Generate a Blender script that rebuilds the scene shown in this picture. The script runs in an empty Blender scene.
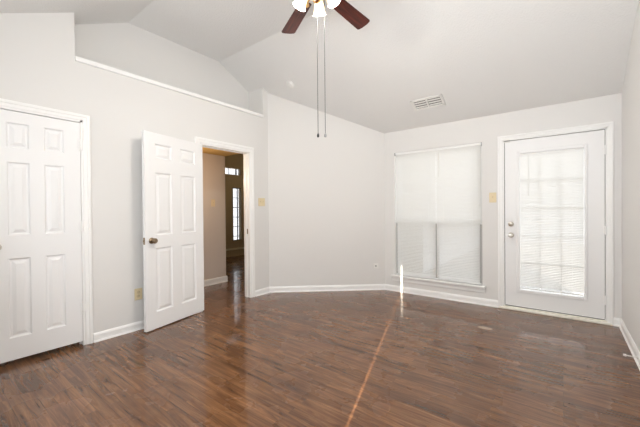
import bpy, bmesh, math, random
from mathutils import Vector, Matrix
C = bpy.context.scene.collection
SC = bpy.context.scene
random.seed(4)
PI = math.pi

# ------------------------------------------------------------------ camera
F_PX, YAW, PITCH, ROLL, CAM_H = 315.9, 0.65583, 0.00819, -0.00856, 1.2031
fw = Vector((-math.sin(YAW) * math.cos(PITCH), math.cos(YAW) * math.cos(PITCH), -math.sin(PITCH)))
rt = Vector((math.cos(YAW), math.sin(YAW), 0)); up = rt.cross(fw)
r2 = rt * math.cos(ROLL) + up * math.sin(ROLL); u2 = -rt * math.sin(ROLL) + up * math.cos(ROLL)
cd = bpy.data.cameras.new('camera'); cam = bpy.data.objects.new('camera', cd); C.objects.link(cam)
cd.sensor_width = 36; cd.sensor_fit = 'HORIZONTAL'; cd.lens = F_PX / 640 * 36; cd.clip_start = .02
M = Matrix((r2, u2, -fw)).transposed().to_4x4(); M.translation = Vector((0, 0, CAM_H)); cam.matrix_world = M
SC.camera = cam

# ------------------------------------------------------------------ light
SC.view_settings.view_transform = 'Standard'; SC.view_settings.look = 'None'
SC.view_settings.gamma = 1; SC.view_settings.use_curve_mapping = False
SC.view_settings.exposure = 0.5
w = bpy.data.worlds.new('sky'); SC.world = w; w.use_nodes = True
w.node_tree.nodes['Background'].inputs[0].default_value = (.93, .96, 1, 1)
w.node_tree.nodes['Background'].inputs[1].default_value = 1.5

def light(name, kind, loc, power, color=(1, 1, 1), direction=None, **kw):
    d = bpy.data.lights.new(name, kind); d.energy = power; d.color = color
    for k, v in kw.items(): setattr(d, k, v)
    o = bpy.data.objects.new(name, d); C.objects.link(o); o.location = loc
    if direction: o.rotation_euler = Vector(direction).to_track_quat('-Z', 'Y').to_euler()
    return o
SLOPE = -.3157; SUN_T = .319
light('sun', 'SUN', (3, -6, 4), 17, (1, .88, .72), (SLOPE, 1, -SUN_T * 1.0486), angle=.005)
light('fill_behind_camera', 'AREA', (-1.25, -.30, 1.15), 28, (.915, .96, 1), (.25, 1, .3), shape='RECTANGLE', size=3.4, size_y=1.9)  # added area fill; the wall here has no window
light('flash_bounce', 'AREA', (-.28, -.02, 1.5), 36, (.92, .965, 1), (.2, .35, 1.0), shape='RECTANGLE', size=.7, size_y=.45)

# ------------------------------------------------------------------ room numbers
XL, YF, XR, YB = -3.462, 4.401, .471, -.338
XLB = XL - .115                      # rear face of the left wall
XN = -3.757                          # rear wall of the plant ledge
CA = Vector((XL, 3.25)); CB = Vector((-2.145, YF))
ANG = math.atan2((CB - CA).y, (CB - CA).x)
ZF, S, ZE = 3.275, .512, 2.368
Y_A, Y_C = 1.48, YF - (ZF - ZE) / S
def ceil_z(y): return min(ZF, ZE + S * (YF - y), 3.0 + .5 * (y - .926))

# ------------------------------------------------------------------ materials
def mat(name, color, rough=.5, metal=0, bump=0, bump_scale=80, var=0, spec=.5, trans=0, emit=None, emit_s=0):
    m = bpy.data.materials.new(name); m.use_nodes = True; nt = m.node_tree; b = nt.nodes['Principled BSDF']
    b.inputs['Base Color'].default_value = (*color, 1); b.inputs['Roughness'].default_value = rough
    b.inputs['Metallic'].default_value = metal; b.inputs['Specular IOR Level'].default_value = spec
    if trans: b.inputs['Transmission Weight'].default_value = trans
    if emit: b.inputs['Emission Color'].default_value = (*emit, 1); b.inputs['Emission Strength'].default_value = emit_s
    tc = nt.nodes.new('ShaderNodeTexCoord')
    n = nt.nodes.new('ShaderNodeTexNoise'); n.inputs['Scale'].default_value = bump_scale; n.inputs['Detail'].default_value = 3
    nt.links.new(tc.outputs['Object'], n.inputs['Vector'])
    if bump:
        bp = nt.nodes.new('ShaderNodeBump'); bp.inputs['Strength'].default_value = bump; bp.inputs['Distance'].default_value = .004
        nt.links.new(n.outputs['Fac'], bp.inputs['Height']); nt.links.new(bp.outputs['Normal'], b.inputs['Normal'])
    if var:
        mx = nt.nodes.new('ShaderNodeMix'); mx.data_type = 'RGBA'
        mx.inputs['A'].default_value = (*[c * (1 - var) for c in color], 1); mx.inputs['B'].default_value = (*[min(1, c * (1 + var)) for c in color], 1)
        nt.links.new(n.outputs['Fac'], mx.inputs['Factor']); nt.links.new(mx.outputs['Result'], b.inputs['Base Color'])
    return m

def translucent(name, color, amount, rough=.5):
    m = mat(name, color, rough); nt = m.node_tree; b = nt.nodes['Principled BSDF']; out = nt.nodes['Material Output']
    t = nt.nodes.new('ShaderNodeBsdfTranslucent'); t.inputs[0].default_value = (*color, 1)
    mx = nt.nodes.new('ShaderNodeMixShader'); mx.inputs[0].default_value = amount
    nt.links.new(b.outputs[0], mx.inputs[1]); nt.links.new(t.outputs[0], mx.inputs[2]); nt.links.new(mx.outputs[0], out.inputs[0])
    return m

def clear(name, color, opacity, rough=.05):
    m = mat(name, color, rough); nt = m.node_tree; b = nt.nodes['Principled BSDF']; out = nt.nodes['Material Output']
    t = nt.nodes.new('ShaderNodeBsdfTransparent'); mx = nt.nodes.new('ShaderNodeMixShader'); mx.inputs[0].default_value = opacity
    nt.links.new(t.outputs[0], mx.inputs[1]); nt.links.new(b.outputs[0], mx.inputs[2]); nt.links.new(mx.outputs[0], out.inputs[0])
    return m

def floor_material():
    m = bpy.data.materials.new('plank_floor'); m.use_nodes = True; nt = m.node_tree; N = nt.nodes.new; L = nt.links.new
    b = nt.nodes['Principled BSDF']
    tc = N('ShaderNodeTexCoord')
    br = N('ShaderNodeTexBrick'); br.offset = .37; br.inputs['Scale'].default_value = 1
    br.inputs['Brick Width'].default_value = .95; br.inputs['Row Height'].default_value = .062
    br.inputs['Mortar Size'].default_value = .0009; br.inputs['Mortar Smooth'].default_value = .1; br.inputs['Bias'].default_value = 0
    br.inputs['Color1'].default_value = (0, 0, 0, 1); br.inputs['Color2'].default_value = (1, 1, 1, 1); br.inputs['Mortar'].default_value = (0, 0, 0, 1)
    L(tc.outputs['Object'], br.inputs['Vector'])
    mp = N('ShaderNodeMapping'); mp.inputs['Scale'].default_value = (1.0, 14, 1); L(tc.outputs['Object'], mp.inputs['Vector'])
    # shift the grain from plank to plank
    ad = N('ShaderNodeVectorMath'); ad.operation = 'MULTIPLY_ADD'; ad.inputs[1].default_value = (7, 13, 5)
    L(br.outputs['Color'], ad.inputs[0]); L(mp.outputs[0], ad.inputs[2])
    n1 = N('ShaderNodeTexNoise'); n1.inputs['Scale'].default_value = 1.6; n1.inputs['Detail'].default_value = 6; n1.inputs['Roughness'].default_value = .72; n1.inputs['Distortion'].default_value = 1.1
    L(ad.outputs[0], n1.inputs['Vector'])
    ra = N('ShaderNodeValToRGB'); e = ra.color_ramp.elements
    e[0].position = .30; e[0].color = (.036, .0125, .0048, 1); e[1].position = .71; e[1].color = (.29, .142, .064, 1)
    q = ra.color_ramp.elements.new(.5); q.color = (.142, .061, .025, 1)
    L(n1.outputs['Fac'], ra.inputs['Fac'])
    mr = N('ShaderNodeMapRange'); mr.inputs['To Min'].default_value = .72; mr.inputs['To Max'].default_value = 1.28
    # slow drift of tone over the boards
    n3 = N('ShaderNodeTexNoise'); n3.inputs['Scale'].default_value = 1.3; n3.inputs['Detail'].default_value = 3; L(tc.outputs['Object'], n3.inputs['Vector'])
    dr = N('ShaderNodeMix'); dr.data_type = 'FLOAT'; dr.inputs['Factor'].default_value = .6
    L(br.outputs['Color'], dr.inputs['A']); L(n3.outputs['Fac'], dr.inputs['B']); L(dr.outputs['Result'], mr.inputs['Value'])
    mu = N('ShaderNodeMix'); mu.data_type = 'RGBA'; mu.blend_type = 'MULTIPLY'; mu.inputs['Factor'].default_value = 1
    L(ra.outputs[0], mu.inputs['A']); L(mr.outputs[0], mu.inputs['B'])
    seam = N('ShaderNodeMix'); seam.data_type = 'RGBA'; seam.inputs['B'].default_value = (.03, .014, .009, 1)
    sf = N('ShaderNodeMath'); sf.operation = 'MULTIPLY'; sf.inputs[1].default_value = .6
    L(br.outputs['Fac'], sf.inputs[0]); L(sf.outputs[0], seam.inputs['Factor']); L(mu.outputs['Result'], seam.inputs['A'])
    # one pale oval patch on the boards in front of the glass door
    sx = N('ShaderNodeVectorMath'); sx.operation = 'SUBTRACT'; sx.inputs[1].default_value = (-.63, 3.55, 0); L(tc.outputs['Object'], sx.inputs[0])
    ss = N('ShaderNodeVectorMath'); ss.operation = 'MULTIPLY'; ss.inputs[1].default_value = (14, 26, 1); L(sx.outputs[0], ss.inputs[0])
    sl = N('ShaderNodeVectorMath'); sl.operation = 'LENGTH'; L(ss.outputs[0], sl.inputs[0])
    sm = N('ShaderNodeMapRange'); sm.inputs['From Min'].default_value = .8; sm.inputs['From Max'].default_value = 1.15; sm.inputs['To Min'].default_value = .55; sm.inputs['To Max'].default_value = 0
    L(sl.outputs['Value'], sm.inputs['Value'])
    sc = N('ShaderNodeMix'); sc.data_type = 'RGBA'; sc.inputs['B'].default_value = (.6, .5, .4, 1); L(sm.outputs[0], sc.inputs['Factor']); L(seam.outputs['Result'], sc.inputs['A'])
    L(sc.outputs['Result'], b.inputs['Base Color'])
    n2 = N('ShaderNodeTexNoise'); n2.inputs['Scale'].default_value = 3; n2.inputs['Detail'].default_value = 4; L(tc.outputs['Object'], n2.inputs['Vector'])
    rr = N('ShaderNodeMapRange'); rr.inputs['To Min'].default_value = .18; rr.inputs['To Max'].default_value = .36; L(n2.outputs['Fac'], rr.inputs['Value']); L(rr.outputs[0], b.inputs['Roughness'])
    b.inputs['Specular IOR Level'].default_value = .2; b.inputs['Coat Weight'].default_value = .55; b.inputs['Coat IOR'].default_value = 1.5; b.inputs['Coat Roughness'].default_value = .07
    return m

def blade_material():
    m = mat('cherry_wood', (.09, .02, .012), .35); nt = m.node_tree; b = nt.nodes['Principled BSDF']
    tc = nt.nodes.new('ShaderNodeTexCoord'); mp = nt.nodes.new('ShaderNodeMapping'); mp.inputs['Scale'].default_value = (3, 45, 3)
    n = nt.nodes.new('ShaderNodeTexNoise'); n.inputs['Scale'].default_value = 1.5; n.inputs['Detail'].default_value = 4
    r = nt.nodes.new('ShaderNodeValToRGB'); r.color_ramp.elements[0].position = .35; r.color_ramp.elements[1].position = .7
    r.color_ramp.elements[0].color = (.036, .009, .007, 1); r.color_ramp.elements[1].color = (.12, .026, .017, 1)
    nt.links.new(tc.outputs['Object'], mp.inputs[0]); nt.links.new(mp.outputs[0], n.inputs['Vector']); nt.links.new(n.outputs['Fac'], r.inputs[0]); nt.links.new(r.outputs[0], b.inputs['Base Color'])
    return m

WALL = mat('wall_paint', (.775, .764, .746), .75, bump=.06, bump_scale=140)
CEIL = mat('ceiling_texture', (.81, .803, .787), .9, bump=1.0, bump_scale=70)
TRIM = mat('trim_white', (.92, .917, .905), .32)
DOORW = mat('door_white', (.885, .885, .885), .34)
FLOOR = floor_material()
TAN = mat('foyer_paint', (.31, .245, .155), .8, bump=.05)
HALLP = mat('hall_paint', (.68, .60, .54), .75, bump=.05)
VINYL = mat('vinyl_white', (.88, .88, .87), .4)
SLAT = translucent('blind_slat', (.86, .855, .83), .42)
GLASS = clear('window_glass', (.8, .85, .85), .08)
SCREEN = clear('insect_mesh', (.25, .25, .25), .08, .8)
ALMOND = mat('almond_plastic', (.78, .66, .42), .4)
ALMOND_D = mat('almond_shade', (.66, .54, .33), .4)
PLASTIC = mat('white_plastic', (.85, .84, .81), .4)
DARK = mat('dark_gap', (.03, .03, .03), .6)
GREY = mat('grey_metal', (.35, .35, .35), .4, .6)
NICKEL = mat('satin_nickel', (.62, .58, .52), .28, 1)
BRONZE = mat('antique_brass', (.32, .24, .16), .28, 1)
BRASS = mat('polished_brass', (.75, .48, .20), .2, 1)
CHERRY = blade_material()
FROST = translucent('frosted_glass', (.93, .90, .84), .6, .25)
BULB = mat('bulb_glow', (1, .9, .7), .4, emit=(1, .72, .40), emit_s=18)
CAME = mat('lead_came', (.08, .08, .09), .5)
LEAD = clear('leaded_glass', (.75, .76, .85), .25)
CONC = mat('concrete', (.45, .44, .42), .9, bump=.1)
CHAIN = mat('chain_steel', (.05, .048, .045), .6)
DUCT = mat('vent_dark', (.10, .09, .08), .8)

# ------------------------------------------------------------------ mesh helpers
class MB:
    def __init__(self): self.bm = bmesh.new()
    def box(self, a, b, bev=0):
        a, b = Vector(a), Vector(b); c = (a + b) / 2; d = b - a
        r = bmesh.ops.create_cube(self.bm, size=1, matrix=Matrix.Translation(c) @ Matrix.Diagonal((abs(d.x), abs(d.y), abs(d.z), 1)))
        if bev:
            es = list({e for v in r['verts'] for e in v.link_edges})
            bmesh.ops.bevel(self.bm, geom=es, offset=bev, segments=2, affect='EDGES', profile=.5)
        return self
    def prism(self, poly, axis, lo, hi):
        """poly in the two remaining axes, pulled out along axis from lo to hi"""
        def p(u, v, t): return {'x': (t, u, v), 'y': (u, t, v), 'z': (u, v, t)}[axis]
        A = [self.bm.verts.new(p(u, v, lo)) for u, v in poly]; B = [self.bm.verts.new(p(u, v, hi)) for u, v in poly]
        n = len(poly)
        for i in range(n): self.bm.faces.new((A[i], A[(i + 1) % n], B[(i + 1) % n], B[i]))
        self.bm.faces.new(A[::-1]); self.bm.faces.new(B); return self
    def lathe(self, prof, mtx=Matrix(), seg=24, close=False):
        rings = []
        for r, z in prof:
            if r < 1e-6: rings.append([self.bm.verts.new(mtx @ Vector((0, 0, z)))])
            else: rings.append([self.bm.verts.new(mtx @ Vector((r * math.cos(2 * PI * k / seg), r * math.sin(2 * PI * k / seg), z))) for k in range(seg)])
        for a, b in zip(rings, rings[1:]):
            for k in range(seg):
                k2 = (k + 1) % seg
                if len(a) == 1 and len(b) == 1: continue
                if len(a) == 1: self.bm.faces.new((a[0], b[k2], b[k]))
                elif len(b) == 1: self.bm.faces.new((a[k], a[k2], b[0]))
                else: self.bm.faces.new((a[k], a[k2], b[k2], b[k]))
        return self
    def tube(self, pts, r, seg=10):
        pts = [Vector(p) for p in pts]; rings = []
        for i, p in enumerate(pts):
            t = (pts[min(i + 1, len(pts) - 1)] - pts[max(i - 1, 0)]).normalized()
            a = t.orthogonal().normalized() if i == 0 else (pa - t * pa.dot(t)).normalized()
            pa = a; b = t.cross(a)
            rings.append([self.bm.verts.new(p + r * (a * math.cos(2 * PI * k / seg) + b * math.sin(2 * PI * k / seg))) for k in range(seg)])
        for x, y in zip(rings, rings[1:]):
            for k in range(seg): self.bm.faces.new((x[k], x[(k + 1) % seg], y[(k + 1) % seg], y[k]))
        self.bm.faces.new(rings[0][::-1]); self.bm.faces.new(rings[-1]); return self
    def move(self, mtx):
        bmesh.ops.transform(self.bm, matrix=mtx, verts=self.bm.verts); return self
    def build(self, name, m, parent=None, smooth=False):
        bmesh.ops.recalc_face_normals(self.bm, faces=self.bm.faces)
        me = bpy.data.meshes.new(name); self.bm.to_mesh(me); self.bm.free(); me.materials.append(m)
        if smooth:
            for p in me.polygons: p.use_smooth = True
            me.set_sharp_from_angle(angle=math.radians(38))
        o = bpy.data.objects.new(name, me); C.objects.link(o); o.parent = parent; return o

def tag(o, label=None, cat=None, group=None, kind=None):
    for k, v in (('label', label), ('category', cat), ('group', group), ('kind', kind)):
        if v: o[k] = v
    return o
def empty(name, loc, rz=0, **t):
    o = bpy.data.objects.new(name, None); C.objects.link(o); o.location = loc; o.rotation_euler = (0, 0, rz); o.empty_display_size = .1
    return tag(o, **t)
def struct(mb, name, m, label, cat, **k): return tag(mb.build(name, m, **k), label, cat, None, 'structure')
def copy_tree(o, parent=None):
    c = o.copy(); C.objects.link(c); c.parent = parent
    for ch in o.children: copy_tree(ch, c)
    return c

# ------------------------------------------------------------------ the shell
struct(MB().prism([(-7.3, -.6), (.6, -.6), (.6, 4.53), (-2.25, 4.53), (-2.25, 6.3), (-7.3, 6.3)], 'z', -.06, 0), 'floor', FLOOR,
       'glossy dark brown plank floor of the whole room', 'floor')
prof = [(YB - .1, ceil_z(YB - .1)), (Y_A, ZF), (Y_C, ZF), (YF + .1, ceil_z(YF + .1))]
struct(MB().prism(prof + [(y, z + .06) for y, z in prof[::-1]], 'x', XN - .1, XR + .1), 'ceiling', CEIL,
       'textured off-white vaulted ceiling with flat ridge and slopes', 'ceiling')
# left wall: closet opening, doorway, plant ledge recess
CY0, CY1, CZ = -.268, .968, 2.04
DY0, DY1, DZ = 2.137, 2.902, 2.035
NY0, NY1, NZ = .921, 3.154, 2.585
g = MB()
for y0, y1, z0, z1 in ((YB - .1, CY0, 0, 3.33), (CY0, NY0, CZ, 3.33), (NY0, CY1, CZ, NZ), (CY1, DY0, 0, NZ), (DY0, DY1, DZ, NZ), (DY1, NY1, 0, NZ), (NY1, 3.25, 0, 3.33)):
    g.box((XLB, y0, z0), (XL, y1, z1))
struct(g, 'wall_left', WALL, 'pale grey wall with the closet, the open doorway and the plant ledge', 'wall')
g = MB().box((XN - .08, NY0 - .08, 2.5), (XN, NY1 + .08, 3.4)).box((XN, NY0 - .08, 2.5), (XLB, NY0, 3.4)).box((XN, NY1, 2.5), (XLB, NY1 + .08, 3.4))
struct(g, 'wall_niche', WALL, 'recessed upper wall behind the white plant ledge', 'wall')
struct(MB().box((XN, NY0, NZ - .02), (XL + .022, NY1, NZ + .02), .003), 'trim_1', TRIM, 'white ledge board running along the recess above the doorway', 'ledge')
# angled wall
L_ANG = (CB - CA).length
o = struct(MB().box((-.02, 0, 0), (L_ANG + .05, .1, 3.1)), 'wall_corner', WALL, 'blank pale angled wall between the doorway and the window', 'wall')
o.location = (CA.x, CA.y, 0); o.rotation_euler.z = ANG
# far wall: window and patio door
WX0, WX1, WZ0, WZ1 = -1.982, -.808, .245, 2.052
PX0, PX1, PZ = -.582, .366, 2.045
g = MB()
for x0, x1, z0, z1 in ((-2.25, WX0, 0, 2.5), (WX0, WX1, 0, WZ0), (WX0, WX1, WZ1, 2.5), (WX1, PX0, 0, 2.5), (PX0, PX1, PZ, 2.5), (PX1, XR + .1, 0, 2.5)):
    g.box((x0, YF, z0), (x1, YF + .13, z1))
struct(g, 'wall_far', WALL, 'pale grey wall holding the blind covered window and glass door', 'wall')
struct(MB().box((XR, YB - .1, 0), (XR + .1, YF + .13, 3.35)), 'wall_right', WALL, 'pinkish pale wall at the edge beside the glass door', 'wall')
g = MB(); xs = YB - 1.552; X1 = -.973 + SLOPE * (YB - 1.552); X2 = -1.44 + SLOPE * (YB - 4.39)
x = XLB
for sx, wd in ((X1, .034), (X2, .008)):  # slits added in the unseen wall to shape the sun streaks
    g.box((x, YB - .06, .15), (sx - wd / 2, YB, 2.0)); x = sx + wd / 2
g.box((x, YB - .06, .15), (XR + .1, YB, 2.0)).box((XLB, YB - .06, 0), (XR + .1, YB, .15)).box((XLB, YB - .06, 2.0), (XR + .1, YB, 2.5))
struct(g, 'wall_back', WALL, 'pale wall behind the camera', 'wall')
# hallway, closet and foyer behind the left wall
FX, HX, HY = -7.07, -4.605, 3.325
g = MB().box((HX - .1, 1.2, 0), (HX, HY, 2.5), .012).box((HX - .1, 1.1, 0), (XLB, 1.2, 2.5))
struct(g, 'wall_hall', HALLP, 'tan hallway wall seen through the open doorway', 'wall')
struct(MB().box((HX - .1, 1.1, 2.155), (XLB, HY, 2.28)), 'ceiling_hall', mat('amber_glow_tint', (.66, .44, .16), .7), 'lowered hallway ceiling glowing amber above the doorway', 'ceiling')  # warm lamp glow put into the ceiling colour
g = MB().box((-4.3, -.5, 0), (-4.2, 1.1, 2.5)).box((-4.3, -.6, 0), (XLB, -.5, 2.5)).box((-4.3, -.6, 2.5), (XLB, 1.2, 2.55))
struct(g, 'wall_closet', WALL, 'inside of the closet behind its closed doors', 'wall')
SY0, SY1, SZ0, SZ1 = 5.33, 5.60, .43, 1.85
TY0, TY1, TZ0, TZ1 = 5.06, 5.60, 2.205, 2.375
g = MB()
g.box((FX - .1, HY, 0), (FX, TY0, 3)).box((FX - .1, SY1, 0), (FX, 6.2, 3)).box((FX - .1, TY0, TZ1), (FX, SY1, 3)).box((FX - .1, TY0, SZ1), (FX, SY1, TZ0))
g.box((FX - .1, TY0, 0), (FX, SY0, SZ1)).box((FX - .1, SY0, 0), (FX, SY1, SZ0))
g.box((FX - .1, HY - .1, 0), (HX - .1, HY, 3)).box((FX - .1, 6.1, 0), (-2.2, 6.2, 3)).box((-2.3, YF + .13, 0), (-2.2, 6.2, 3))
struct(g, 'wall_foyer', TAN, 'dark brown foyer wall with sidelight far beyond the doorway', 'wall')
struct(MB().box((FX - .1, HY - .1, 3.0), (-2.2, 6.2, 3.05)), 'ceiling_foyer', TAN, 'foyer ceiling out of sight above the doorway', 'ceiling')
struct(MB().box((-2.19, YF + .14, -.1), (9, 14, -.03)), 'ground', CONC, 'pale patio concrete outside the glass door', 'ground')

# ------------------------------------------------------------------ baseboards and casings
def board(p, q, name, label, h=.083, m=TRIM, ends=(0, 0)):
    p, q = Vector(p), Vector(q); d = q - p
    g = MB().prism([(0, 0), (-.014, 0), (-.014, h - .022), (-.008, h - .006), (-.004, h), (0, h)], 'x', 0, d.length)
    # shoe moulding
    g.prism([(-.014, 0), (-.024, 0), (-.022, .010), (-.014, .016)], 'x', 0, d.length)
    o = struct(g, name, m, label, 'baseboard'); o.location = (p.x, p.y, 0); o.rotation_euler.z = math.atan2(d.y, d.x)
    return o
board((XL, CY1 + .06), (XL, DY0 - .066), 'baseboard_left', 'white baseboard between the closet and the open door')
board((XL, DY1 + .066), (XL, 3.25 - .004), 'baseboard_doorway', 'short white baseboard right of the doorway under the light switch')
board(CA, CB, 'baseboard_corner', 'white baseboard along the blank angled wall')
board((CB.x, YF), (PX0 - .052, YF), 'baseboard_far', 'white baseboard under the window')
board((PX1 + .045, YF), (XR, YF), 'baseboard_nook', 'tiny white baseboard between the glass door and the side wall')
board((XR, YF), (XR, YB), 'baseboard_right', 'white baseboard along the side wall by the glass door')
board((HX, 1.2), (HX, HY + .012), 'baseboard_hall', 'white baseboard of the hallway wall through the doorway', .1)
board((HX + .012, HY), (HX - 2.4, HY), 'baseboard_foyer', 'white baseboard turning the hallway corner', .1)
board((FX, HY), (FX, 6.1), 'baseboard_front', 'tan baseboard below the foyer sidelight', .17, mat('tan_board', (.34, .27, .17), .5))
struct(MB().box((FX, HY, .17), (FX + .03, 6.1, .215), .006), 'trim_foyer', mat('cream_rail', (.60, .54, .42), .5), 'cream rail on the foyer wall under the sidelight', 'rail')

def casing(x0, x1, z1, name, label, loc, rz, jamb, wd=.062, wl=None, wr=None, stop=.05):
    """casing round an opening; local x along the wall, +y into the wall"""
    wl = wl or wd; wr = wr or wd
    r = empty(name, loc, rz, label=label, cat='door casing', kind='structure')
    g = MB(); rows = []
    for f, t in ((0, 0), (0, .010), (.12, .012), (.5, .013), (.60, .018), (.92, .018), (1, .014), (1, 0)):
        rows.append([g.bm.verts.new((x, -t, z)) for x, z in ((x0 - f * wl, 0), (x0 - f * wl, z1 + f * wd), (x1 + f * wr, z1 + f * wd), (x1 + f * wr, 0))])
    for A, B in zip(rows, rows[1:] + rows[:1]):
        for k in range(3): g.bm.faces.new((A[k], A[k + 1], B[k + 1], B[k]))
    g.bm.faces.new([q[0] for q in rows]); g.bm.faces.new([q[3] for q in rows][::-1])
    g.build('casing', TRIM, r)
    j = MB().box((x0, -.004, 0), (x0 + .017, jamb, z1)).box((x1 - .017, -.004, 0), (x1, jamb, z1)).box((x0, -.004, z1 - .017), (x1, jamb, z1))
    j.box((x0 + .017, stop, 0), (x0 + .028, stop + .03, z1 - .017)).box((x1 - .028, stop, 0), (x1 - .017, stop + .03, z1 - .017)).box((x0 + .017, stop, z1 - .028), (x1 - .017, stop + .03, z1 - .017))
    j.build('jamb', TRIM, r)
    return r
casing(CY0, CY1, CZ, 'trim_2', 'white casing around the closed closet doors', (XL, 0, 0), PI / 2, .115, .056)
casing(DY0, DY1, DZ, 'trim_3', 'white casing around the open doorway', (XL, 0, 0), PI / 2, .115, .064)
casing(PX0, PX1, PZ, 'trim_4', 'white casing around the glass door', (0, YF, 0), 0, .13, .046, .052, .044, stop=.07)

# ------------------------------------------------------------------ six panel doors
def panel_door(w, h, t, cols, rows):
    """slab x 0..w, y 0..t, z 0..h with moulded panels on both faces"""
    g = MB(); bm = g.bm
    xs = sorted({0, w, *[v for c in cols for v in c]}); zs = sorted({0, h, *[v for r_ in rows for v in r_]})
    def quad(pts): bm.faces.new([bm.verts.new(p) for p in pts])
    for y, sgn in ((0, 1), (t, -1)):
        for i in range(len(xs) - 1):
            for k in range(len(zs) - 1):
                a, b, c, d = xs[i], xs[i + 1], zs[k], zs[k + 1]
                if (a, b) in cols and (c, d) in rows:
                    lv = [(0, 0), (.010, .012), (.020, .013), (.044, .003)]
                    R = [[(a + s, y + sgn * dp, c + s), (b - s, y + sgn * dp, c + s), (b - s, y + sgn * dp, d - s), (a + s, y + sgn * dp, d - s)] for s, dp in lv]
                    for P, Q in zip(R, R[1:]):
                        for e in range(4): quad((P[e], P[(e + 1) % 4], Q[(e + 1) % 4], Q[e]))
                    quad(R[-1])
                else: quad([(a, y, c), (b, y, c), (b, y, d), (a, y, d)])
    for i in range(len(xs) - 1):
        for z in (0, h): quad([(xs[i], 0, z), (xs[i + 1], 0, z), (xs[i + 1], t, z), (xs[i], t, z)])
    for k in range(len(zs) - 1):
        for x in (0, w): quad([(x, 0, zs[k]), (x, t, zs[k]), (x, t, zs[k + 1]), (x, 0, zs[k + 1])])
    bmesh.ops.remove_doubles(bm, verts=bm.verts, dist=1e-5)
    return g
def knob(m, parent, x, y, z, out=-1, name='doorknob', r=.027):
    mt = Matrix.Translation((x, y, z)) @ Matrix.Rotation(PI / 2 * (1 if out < 0 else -1), 4, 'X')
    MB().lathe([(0, 0), (.031, 0), (.031, .004), (.024, .009), (.011, .012), (.010, .030), (.018, .036), (r, .046), (r, .056), (r * .75, .066), (0, .069)], mt).build(name, m, parent, True)
def hinge(parent, x, y, z, m=TRIM):
    g = MB().lathe([(0, -.048), (.005, -.047), (.0085, -.044), (.0085, .044), (.005, .047), (0, .048)], Matrix.Translation((x, y, z)), 10)
    g.box((x - .02, y + .004, z - .044), (x + .02, y + .010, z + .044)); g.build('hinge', m, parent)
# closet: two leaves meeting in the middle
LW = (CY1 - CY0 - .034 - .010) / 2
COLS = [(.118, .252), (LW - .252, LW - .118)]; CROWS = [(.175, .805), (.99, 1.572), (1.685, 1.885)]
def closet_leaf(name, y0, hinge_right, label):
    r = empty(name, (XL, y0, .04), PI / 2, label=label, cat='closet door', kind='structure')
    panel_door(LW, 1.976, .035, COLS, CROWS).move(Matrix.Translation((0, -.003, 0))).build('leaf', DOORW, r)
    knob(PLASTIC if 0 else NICKEL, r, .05 if hinge_right else LW - .05, -.003, .905)
    for z in (.315, 1.04, 1.775): hinge(r, LW + .004 if hinge_right else -.004, -.016, z)
closet_leaf('door_1', CY0 + .017 + .003 + LW + .004, True, 'white six panel closet door closed at the edge of the picture')
closet_leaf('door_2', CY0 + .017 + .003, False, 'white closet door just outside the picture beside its twin')
# bedroom door standing open against the wall
hp = Vector((XL + .012, 2.166)); fp = Vector((-3.282, 1.423)); dv = (hp - fp)
r = empty('door_3', (fp.x, fp.y, .012), math.atan2(dv.y, dv.x), label='white six panel door standing wide open beside the doorway', cat='door', kind='structure')
DW = dv.length
panel_door(DW, 2.005, .035, [(.118, .318), (DW - .318 - .01, DW - .118)], [(.168, .825), (.955, 1.60), (1.745, 1.895)]).build('leaf', DOORW, r)
knob(BRONZE, r, .068, 0, .905); knob(BRONZE, r, .068, .035, .905, 1)
MB().box((-.0015, .006, .87), (0.002, .029, .94)).box((-.010, .012, .895), (0, .023, .915)).build('latch', BRONZE, r)
for z in (.2, 1.0, 1.8): hinge(r, DW + .002, .040, z)
# latch plate on the right jamb
tag(MB().box((XL - .062, DY1 - .019, .89), (XL - .030, DY1 - .0165, .96)).build('strike_plate', BRONZE), 'small metal strike plate on the right jamb of the open doorway', 'strike plate')

# ------------------------------------------------------------------ blinds
def slats(x0, x1, z0, z1, y, pitch=.0205, width=.025, tilt=56, seg=3, bm=None):
    g = MB()
    if bm: g.bm.free(); g.bm = bm
    n = int((z1 - z0) / pitch); a = math.radians(tilt)
    for i in range(n):
        zc = z1 - (i + .5) * pitch; pr = []
        for k in range(seg + 1):
            s = (k / seg - .5) * width; bow = .0022 * (1 - (2 * k / seg - 1) ** 2)
            pr.append((y + s * math.cos(a) - bow * math.sin(a), zc - s * math.sin(a) - bow * math.cos(a)))
        A = [g.bm.verts.new((x0, *p)) for p in pr]; B = [g.bm.verts.new((x1, *p)) for p in pr]
        for k in range(seg): g.bm.faces.new((A[k], B[k], B[k + 1], A[k + 1]))
    return g

# ------------------------------------------------------------------ window
XM = -1.384
r = empty('window_1', (0, YF, 0), 0, label='tall window behind closed white mini blinds', cat='window', kind='structure')
fy = .085; WM = 1.03
g = MB()
for a, b in (((WX0, fy, WZ0), (WX0 + .032, fy + .04, WZ1)), ((WX1 - .036, fy, WZ0), (WX1, fy + .04, WZ1)), ((WX0, fy, WZ0), (WX1, fy + .04, WZ0 + .03)), ((WX0, fy, WZ1 - .03), (WX1, fy + .04, WZ1))): g.box(a, b)
g.build('window_frame', VINYL, r)
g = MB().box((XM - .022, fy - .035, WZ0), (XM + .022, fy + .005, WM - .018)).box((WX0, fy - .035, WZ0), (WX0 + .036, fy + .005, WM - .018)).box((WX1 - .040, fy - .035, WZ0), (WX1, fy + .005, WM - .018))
g.build('lower_sash', mat('backlit_sash', (.46, .45, .44), .5), r)  # grey carries the backlit shade of the lower frame
MB().box((WX0 + .016, fy - .004, WM - .018), (WX1 - .016, fy + .036, WM + .018), .003).build('meeting_rail', VINYL, r)
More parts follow.
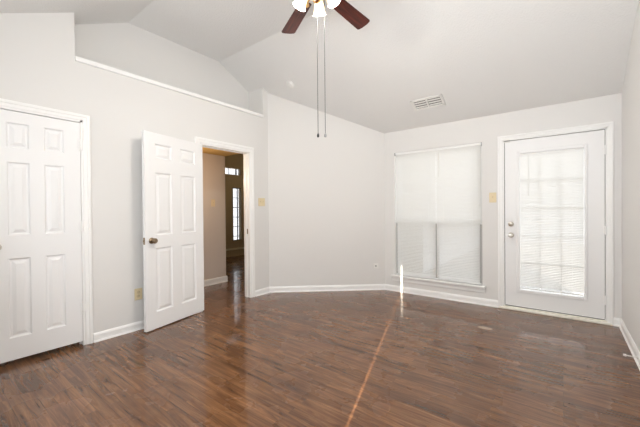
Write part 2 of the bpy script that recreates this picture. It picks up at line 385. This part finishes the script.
MB().box((WX0 + .01, fy + .018, WM), (WX1 - .01, fy + .022, WZ1 - .01)).build('pane', GLASS, r)
MB().box((WX0 + .01, fy + .010, WZ0 + .01), (WX1 - .01, fy + .014, WM)).build('pane', GLASS, r)
MB().box((WX0 + .01, fy + .034, WZ0 + .01), (WX1 - .01, fy + .036, WM)).build('insect_screen', SCREEN, r)
MB().box((WX0 - .052, -.052, WZ0 - .026), (WX1 + .040, 0, WZ0), .005).box((WX0, 0, WZ0 - .02), (WX1, fy, WZ0)).build('window_sill', TRIM, r)
MB().box((WX0 - .040, -.016, WZ0 - .088), (WX1 + .030, 0, WZ0 - .026), .004).box((WX0 - .040, -.026, WZ0 - .044), (WX1 + .030, 0, WZ0 - .026), .004).build('apron', TRIM, r)

XM = -1.384
def window_blind(x0, x1, label, wand):
    r = empty('window_blind', (x0, YF + .020, WZ0), 0, label=label, cat='blind', group='mini blinds on the tall window')
    wd = x1 - x0; H = WZ1 - WZ0
    MB().box((0, -.020, H - .036), (wd, .018, H - .003), .003).build('head_rail', VINYL, r)
    for x in ((-.014,) if wand is None else (wd + .002,)): MB().box((x, -.024, H - .040), (x + .010, .02, H - .001)).build('bracket', GREY, r)
    lo = (.016, wd - .006) if wand is None else (.006, wd - .016)
    g = slats(0, wd, WM - WZ0, H - .036, 0); slats(lo[0], lo[1], .020, WM - WZ0, 0, bm=g.bm); g.build('slats', SLAT, r)
    MB().box((0, -.012, .002), (wd, .012, .019), .004).build('bottom_rail', VINYL, r)
    for x in (.10, wd - .10): MB().tube([(x, -.013, .02), (x, -.013, H - .03)], .0009, 5).build('ladder_cord', VINYL, r)
    if wand is not None:
        MB().tube([(wand, -.022, H - .03), (wand, -.022, H - .40)], .0035, 8).build('tilt_wand', PLASTIC, r)
    return r
window_blind(WX0 + .014, XM - .0008, 'closed white mini blind on the half of the window nearest the corner', None)
b = window_blind(XM + .0008, WX1 - .014, 'closed white mini blind on the half of the window nearest the glass door', .04)
bw = WX1 - .014 - XM - .0008
MB().tube([(bw - .03, -.022, 1.78), (bw - .028, -.022, 1.03)], .0012, 6).build('lift_cord', PLASTIC, b)
MB().lathe([(0, 0), (.007, .003), (.005, .035), (0, .038)], Matrix.Translation((bw - .028, -.022, .995)), 10).build('cord_tassel', PLASTIC, b)

# ------------------------------------------------------------------ glass door
SX0, SX1, SB, ST = PX0 + .0225, PX1 - .0215, .045, 2.0225
GX0, GX1, GZ0, GZ1 = -.406, .180, .252, 1.858
r = empty('door_4', (0, YF, 0), 0, label='white glass door with built in mini blind on the far wall', cat='door', kind='structure')
d0, d1 = .012, .057
g = MB().box((SX0, d0, SB), (GX0, d1, ST)).box((GX1, d0, SB), (SX1, d1, ST)).box((GX0, d0, SB), (GX1, d1, GZ0)).box((GX0, d0, GZ1), (GX1, d1, ST))
g.build('slab', DOORW, r)
g = MB(); q = .036
for a, b_ in (((GX0 - q, d0 - .014, GZ0 - q), (GX0, d0, GZ1 + q)), ((GX1, d0 - .014, GZ0 - q), (GX1 + q * .7, d0, GZ1 + q)), ((GX0, d0 - .014, GZ0 - q), (GX1, d0, GZ0)), ((GX0, d0 - .014, GZ1), (GX1, d0, GZ1 + q))): g.box(a, b_, .005)
g.build('glass_frame', DOORW, r)
MB().box((GX0, d1 - .014, GZ0), (GX1, d1 - .010, GZ1)).build('pane', GLASS, r)
g = MB()
for k in (1, 2): x = GX0 + (GX1 - GX0) * k / 3; g.box((x - .005, d1 - .030, GZ0), (x + .005, d1 - .016, GZ1))
for k in range(1, 5): z = GZ0 + (GZ1 - GZ0) * k / 5; g.box((GX0, d1 - .0295, z - .005), (GX1, d1 - .0165, z + .005))
g.build('glazing_bars', VINYL, r)
db = empty('door_blind', (GX0, YF + d0 + .004, GZ0), 0, label='narrow closed white mini blind mounted on the glass door', cat='blind')
gw, gh = GX1 - GX0, GZ1 - GZ0
MB().box((.004, -.016, gh - .028), (gw - .004, .008, gh - .004), .003).build('head_rail', VINYL, db)
slats(.003, gw - .003, .03, gh - .028, -.002, .0185, .021, 60).build('slats', SLAT, db)
MB().box((.003, -.010, .012), (gw - .003, .006, .026), .003).build('bottom_rail', VINYL, db)
MB().tube([(.085, -.020, gh - .03), (.085, -.020, gh - .50)], .003, 8).build('tilt_wand', PLASTIC, db)
for x in (.10, gw - .10): MB().tube([(x, -.011, .02), (x, -.011, gh - .02)], .0009, 5).build('ladder_cord', VINYL, db)
knob(NICKEL, r, -.497, d0, .893)
MB().lathe([(0, 0), (.030, 0), (.029, .010), (.022, .016), (0, .018)], Matrix.Translation((-.497, d0, 1.026)) @ Matrix.Rotation(PI / 2, 4, 'X')).box((-.503, d0 - .032, 1.011), (-.491, d0 - .014, 1.041), .003).build('deadbolt', NICKEL, r, True)
for z in (1.81, .98, .25): hinge(r, SX1 + .003, -.010, z)
# dark weatherstrip behind the gap
g = MB().box((PX0 + .017, .030, SB), (SX0, .05, ST)).box((SX1, .030, SB), (PX1 - .017, .05, ST)).box((PX0 + .017, .030, ST), (PX1 - .017, .05, PZ - .017)).box((SX0, .02, .036), (SX1, .05, SB))
g.build('weatherstrip', DARK, r)
struct(MB().box((PX0 - .04, YF - .030, 0), (PX1 + .03, YF + .13, .022), .005).box((PX0, YF - .006, .02), (PX1, YF + .12, .036), .003), 'trim_5', mat('cream_sill', (.88, .85, .76), .4), 'cream threshold under the glass door', 'threshold')
r = empty('contact_sensor', (-.53, YF, 2.02), 0, label='small white contact sensor at the top corner of the glass door', cat='sensor')
MB().box((-.042, -.030, .006), (.024, -.004, .020), .003).build('sensor_body', PLASTIC, r)
MB().box((-.036, -.004, -.014), (.028, .0115, .0), .003).build('magnet', PLASTIC, r)

# ------------------------------------------------------------------ switches and outlets
def plate(name, label, cat, loc, rz, w, h, m, kind, group=None):
    r = empty(name, loc, rz, label=label, cat=cat, group=group)
    MB().box((-w / 2, -.006, -h / 2), (w / 2, 0, h / 2), .003).build('cover_plate', m, r)
    if kind == 'outlet':
        for z in (-.020, .020):
            s = MB().lathe([(0, 0), (.0165, 0), (.0155, .003), (0, .003)], Matrix.Translation((0, -.006, z)) @ Matrix.Rotation(PI / 2, 4, 'X'), 16).build('socket', ALMOND_D if m is ALMOND else PLASTIC, r)
            MB().box((-.007, -.0096, z - .002), (-.005, -.009, z + .007)).box((.005, -.0096, z - .002), (.007, -.009, z + .007)).build('slot', DARK, s)
    elif kind == 'jack':
        MB().lathe([(0, 0), (.012, 0), (.010, .008), (.004, .009), (.004, .016), (0, .016)], Matrix.Translation((0, -.006, 0)) @ Matrix.Rotation(PI / 2, 4, 'X'), 16).build('jack', GREY, r)
    else:
        n = kind
        for k in range(n):
            x = (k - (n - 1) / 2) * .046
            MB().box((x - .005, -.013, -.004), (x + .005, -.006, .016), .002).build('toggle', ALMOND_D, r)
    return r
plate('light_switch', 'almond double light switch between the doorway and the angled wall', 'light switch', (XL, 3.112, 1.338), PI / 2, .125, .116, ALMOND, 2)
plate('light_switch', 'almond light switch between the window and the glass door', 'light switch', (-.688, YF, 1.35), 0, .078, .122, ALMOND, 1)
plate('light_switch', 'beige light switch on the hallway wall seen through the doorway', 'light switch', (HX, 3.075, 1.35), PI / 2, .075, .118, mat('beige_plastic', (.80, .66, .44), .4), 1)
plate('wall_outlet', 'almond wall outlet low beside the open door', 'outlet', (XL, 1.425, .365), PI / 2, .075, .118, ALMOND, 'outlet')
u = (Vector((-2.246, 4.298)) - CA).length / L_ANG; pp = CA.lerp(CB, u)
plate('wall_jack', 'small white jack plate low on the angled wall near the corner', 'wall jack', (pp.x, pp.y, .362), ANG, .072, .075, PLASTIC, 'jack')

# ------------------------------------------------------------------ door stop
r = empty('door_stop', (XR - .014, 3.41, .052), PI / 2, label='white spring door stop sticking out of the side wall baseboard', cat='door stop')
MB().lathe([(0, 0), (.014, 0), (.012, .006), (.006, .009), (0, .009)], Matrix.Rotation(-PI / 2, 4, 'X') , 14).build('base', PLASTIC, r, True)
MB().tube([(.0048 * math.cos(t * .9), .008 + t * .0009, .0048 * math.sin(t * .9)) for t in range(70)], .0014, 6).build('spring', PLASTIC, r, True)
MB().lathe([(0, .066), (.009, .066), (.010, .072), (.009, .084), (0, .086)], Matrix.Rotation(-PI / 2, 4, 'X'), 14).build('tip', PLASTIC, r, True)

# ------------------------------------------------------------------ foyer sidelight and transom
r = empty('window_2', (FX, 0, 0), 0, label='narrow leaded sidelight glowing in the foyer beyond the doorway', cat='window', kind='structure')
MB().box((-.06, SY0, SZ0), (-.05, SY1, SZ1)).build('pane', LEAD, r)
g = MB()
for z in [SZ0 + .10 + .262 * k for k in range(6)]: g.box((-.05, SY0, z - .008), (-.042, SY1, z + .008))
for y, h in ((5.515, .016), (5.572, .006)): g.box((-.05, y - h, SZ0), (-.042, y + h, SZ1))
g.build('lead_strips', CAME, r)
g = MB(); e = .022
for a, b_ in (((-.05, SY0 - e, SZ0 - e), (.016, SY0, SZ1 + e)), ((-.05, SY1, SZ0 - e), (.016, SY1 + e, SZ1 + e)), ((-.05, SY0, SZ0 - e), (.016, SY1, SZ0)), ((-.05, SY0, SZ1), (.016, SY1, SZ1 + e))): g.box(a, b_)
g.build('window_frame', TAN, r)
r = empty('window_3', (FX, 0, 0), 0, label='small leaded transom above the sidelight beyond the doorway', cat='window', kind='structure')
MB().box((-.06, TY0, TZ0), (-.05, TY1, TZ1)).build('pane', LEAD, r)
g = MB()
for y, h in ((5.245, .008), (5.48, .022), (5.565, .006)): g.box((-.05, y - h, TZ0), (-.042, y + h, TZ1))
g.build('lead_strips', CAME, r)

# ------------------------------------------------------------------ ceiling vent and smoke detector on the slope
SA = math.atan(S)
def on_slope(name, x, y, **t):
    o = empty(name, (x, y, ceil_z(y) - .001), 0, **t); o.rotation_euler = (-SA, 0, 0); return o     # local -z points into the room
r = on_slope('ceiling_vent', -1.357, 4.022, label='white louvred air vent on the sloping ceiling above the window', cat='vent')
VW, VH = .40, .185
g = MB()
for a, b_ in (((-VW / 2, -VH / 2, -.010), (-VW / 2 + .034, VH / 2, 0)), ((VW / 2 - .034, -VH / 2, -.010), (VW / 2, VH / 2, 0)), ((-VW / 2, -VH / 2, -.010), (VW / 2, -VH / 2 + .03, 0)), ((-VW / 2, VH / 2 - .03, -.010), (VW / 2, VH / 2, 0)), ((-.014, -VH / 2, -.011), (.006, VH / 2, 0))): g.box(a, b_, .003)
g.build('vent_frame', PLASTIC, r)
MB().box((-VW / 2 + .02, -VH / 2 + .02, -.0015), (VW / 2 - .02, VH / 2 - .02, 0)).build('duct_shade', DUCT, r)  # dark sheet painted in for the shade inside the duct
for x0, x1 in ((-VW / 2 + .036, -.016), (.010, VW / 2 - .036)):
    g = MB()
    for k in range(3):
        y = -VH / 2 + .054 + k * .0385
        g.box((x0, y - .0125, -.0085), (x1, y + .0125, -.0065))
    g.build('louvres', PLASTIC, r)
r = on_slope('smoke_detector', -2.992, 3.238, label='round white smoke detector on the sloping ceiling above the angled wall', cat='smoke detector')
MB().lathe([(0, 0), (.062, 0), (.062, -.010), (0, -.010)], seg=28).build('base', PLASTIC, r, True)
MB().lathe([(0, -.010), (.055, -.010), (.052, -.030), (.040, -.037), (0, -.039)], seg=28).build('cover', PLASTIC, r, True)

# ------------------------------------------------------------------ ceiling fan
FC = Vector((-1.475, 1.897)); ZB = 2.908
away = math.atan2(FC.y, FC.x)
fan = empty('ceiling_fan', (FC.x, FC.y, ZF), 0, label='ceiling fan with dark cherry blades and lit bell shades', cat='ceiling fan')
h = ZB - ZF
MB().lathe([(0, 0), (.075, 0), (.072, -.03), (.045, -.065), (.018, -.07), (0, -.07)]).build('canopy', BRASS, fan, True)
MB().lathe([(0, -.06), (.013, -.06), (.013, h + .13), (0, h + .13)], seg=14).build('downrod', BRASS, fan, True)
MB().lathe([(0, h + .14), (.05, h + .14), (.10, h + .115), (.125, h + .075), (.125, h + .03), (.10, h + .005), (.06, h - .005), (0, h - .005)], seg=32).build('motor_housing', BRASS, fan, True)
MB().lathe([(0, h - .004), (.052, h - .004), (.056, h - .03), (.05, h - .075), (.03, h - .095), (.03, h - .115), (.012, h - .13), (0, h - .135)], seg=24).build('switch_housing', BRASS, fan, True)
BL_R = .60; DROOP = Matrix.Rotation(math.radians(5.6), 4, 'Y')
def make_blade():
    g = MB(); a0, a1 = .20, BL_R; w0, w1 = .056, .068
    poly = [(a0, -w0), (a1 - .014, -w1), (a1 - .003, -w1 * .86), (a1 + .004, -w1 * .4), (a1 + .004, w1 * .4), (a1 - .003, w1 * .86), (a1 - .014, w1), (a0, w0), (a0 - .012, w0 * .6), (a0 - .012, -w0 * .6)]
    g.prism(poly, 'z', -.003, .003); g.move(DROOP @ Matrix.Rotation(math.radians(-11), 4, 'X'))
    b = g.build('blade', CHERRY, fan); b.location = (0, 0, h)
    i = MB().prism([(.09, -.018), (.17, -.012), (.215, -.040), (.235, -.030), (.235, .030), (.215, .040), (.17, .012), (.09, .018)], 'z', -.009, -.0035)
    i.move(DROOP @ Matrix.Rotation(math.radians(-11), 4, 'X')).build('blade_iron', BRASS, b)
    return b
blade0 = make_blade()
A_M = math.radians(118.65)
for k in range(5):
    b = blade0 if k == 0 else copy_tree(blade0, fan)
    b.rotation_euler.z = A_M + math.radians(36 + 72 * k)
def make_lamp():
    a = MB().tube([(.02, 0, -.042), (.05, 0, -.030), (.072, 0, -.034), (.085, 0, -.050)], .007, 8).build('lamp_arm', BRASS, fan, True); a.location = (0, 0, h + .01)
    tl = Matrix.Translation((.085, 0, -.050)) @ Matrix.Rotation(math.radians(-26), 4, 'Y')
    MB().lathe([(0, .012), (.020, .010), (.022, -.012), (.024, -.022), (0, -.022)], tl, 16).build('lamp_socket', BRASS, a, True)
    pr = [(.026, -.012), (.031, -.028), (.037, -.056), (.044, -.088), (.051, -.108), (.055, -.115)]
    MB().lathe(pr + [(r_ - .003, z) for r_, z in pr[::-1]], tl, 24).build('lamp_shade', FROST, a, True)
    MB().lathe([(0, -.022), (.012, -.026), (.014, -.040), (.022, -.058), (.024, -.072), (.017, -.088), (0, -.094)], tl, 16).build('bulb', BULB, a, True)
    return a, tl
lamp0, TL = make_lamp()
for k in range(4):
    a = lamp0 if k == 0 else copy_tree(lamp0, fan)
    az = away - math.radians(10) + k * PI / 2; a.rotation_euler.z = az
    pos = Matrix.Translation((FC.x, FC.y, ZF + h + .01)) @ Matrix.Rotation(az, 4, 'Z') @ TL @ Vector((0, 0, -.105))
    light('fan_lamp_light', 'POINT', pos, 17, (1, .94, .87), shadow_soft_size=.02)
def chain(px, py, z1, m):
    n = MB(); z = h - .09
    n.tube([(px, py, h - .08), (px, py, z1 + .03)], .0022, 6)
    c = n.build('pull_chain', CHAIN, fan)
    MB().lathe([(0, .032), (.004, .030), (.009, .018), (.009, .006), (.006, 0), (0, -.001)], Matrix.Translation((px, py, z1)), 12).build('pull_fob', m, c, True)
side = Vector((math.sin(away), -math.cos(away)))
chain(side.x * .003, side.y * .003, 1.762 - ZF, DARK); chain(side.x * .058, side.y * .058, 1.762 - ZF, GREY)

# lamp of the hallway, hidden by the wall beside the doorway
light('hall_lamp_light', 'POINT', (-4.05, 2.4, 1.72), 8, (1, .76, .52), shadow_soft_size=.08)
light('foyer_fill_light', 'POINT', (-5.4, 5.75, 2.0), 15, (1, .80, .52), shadow_soft_size=.1)  # unseen fill added to brighten the foyer
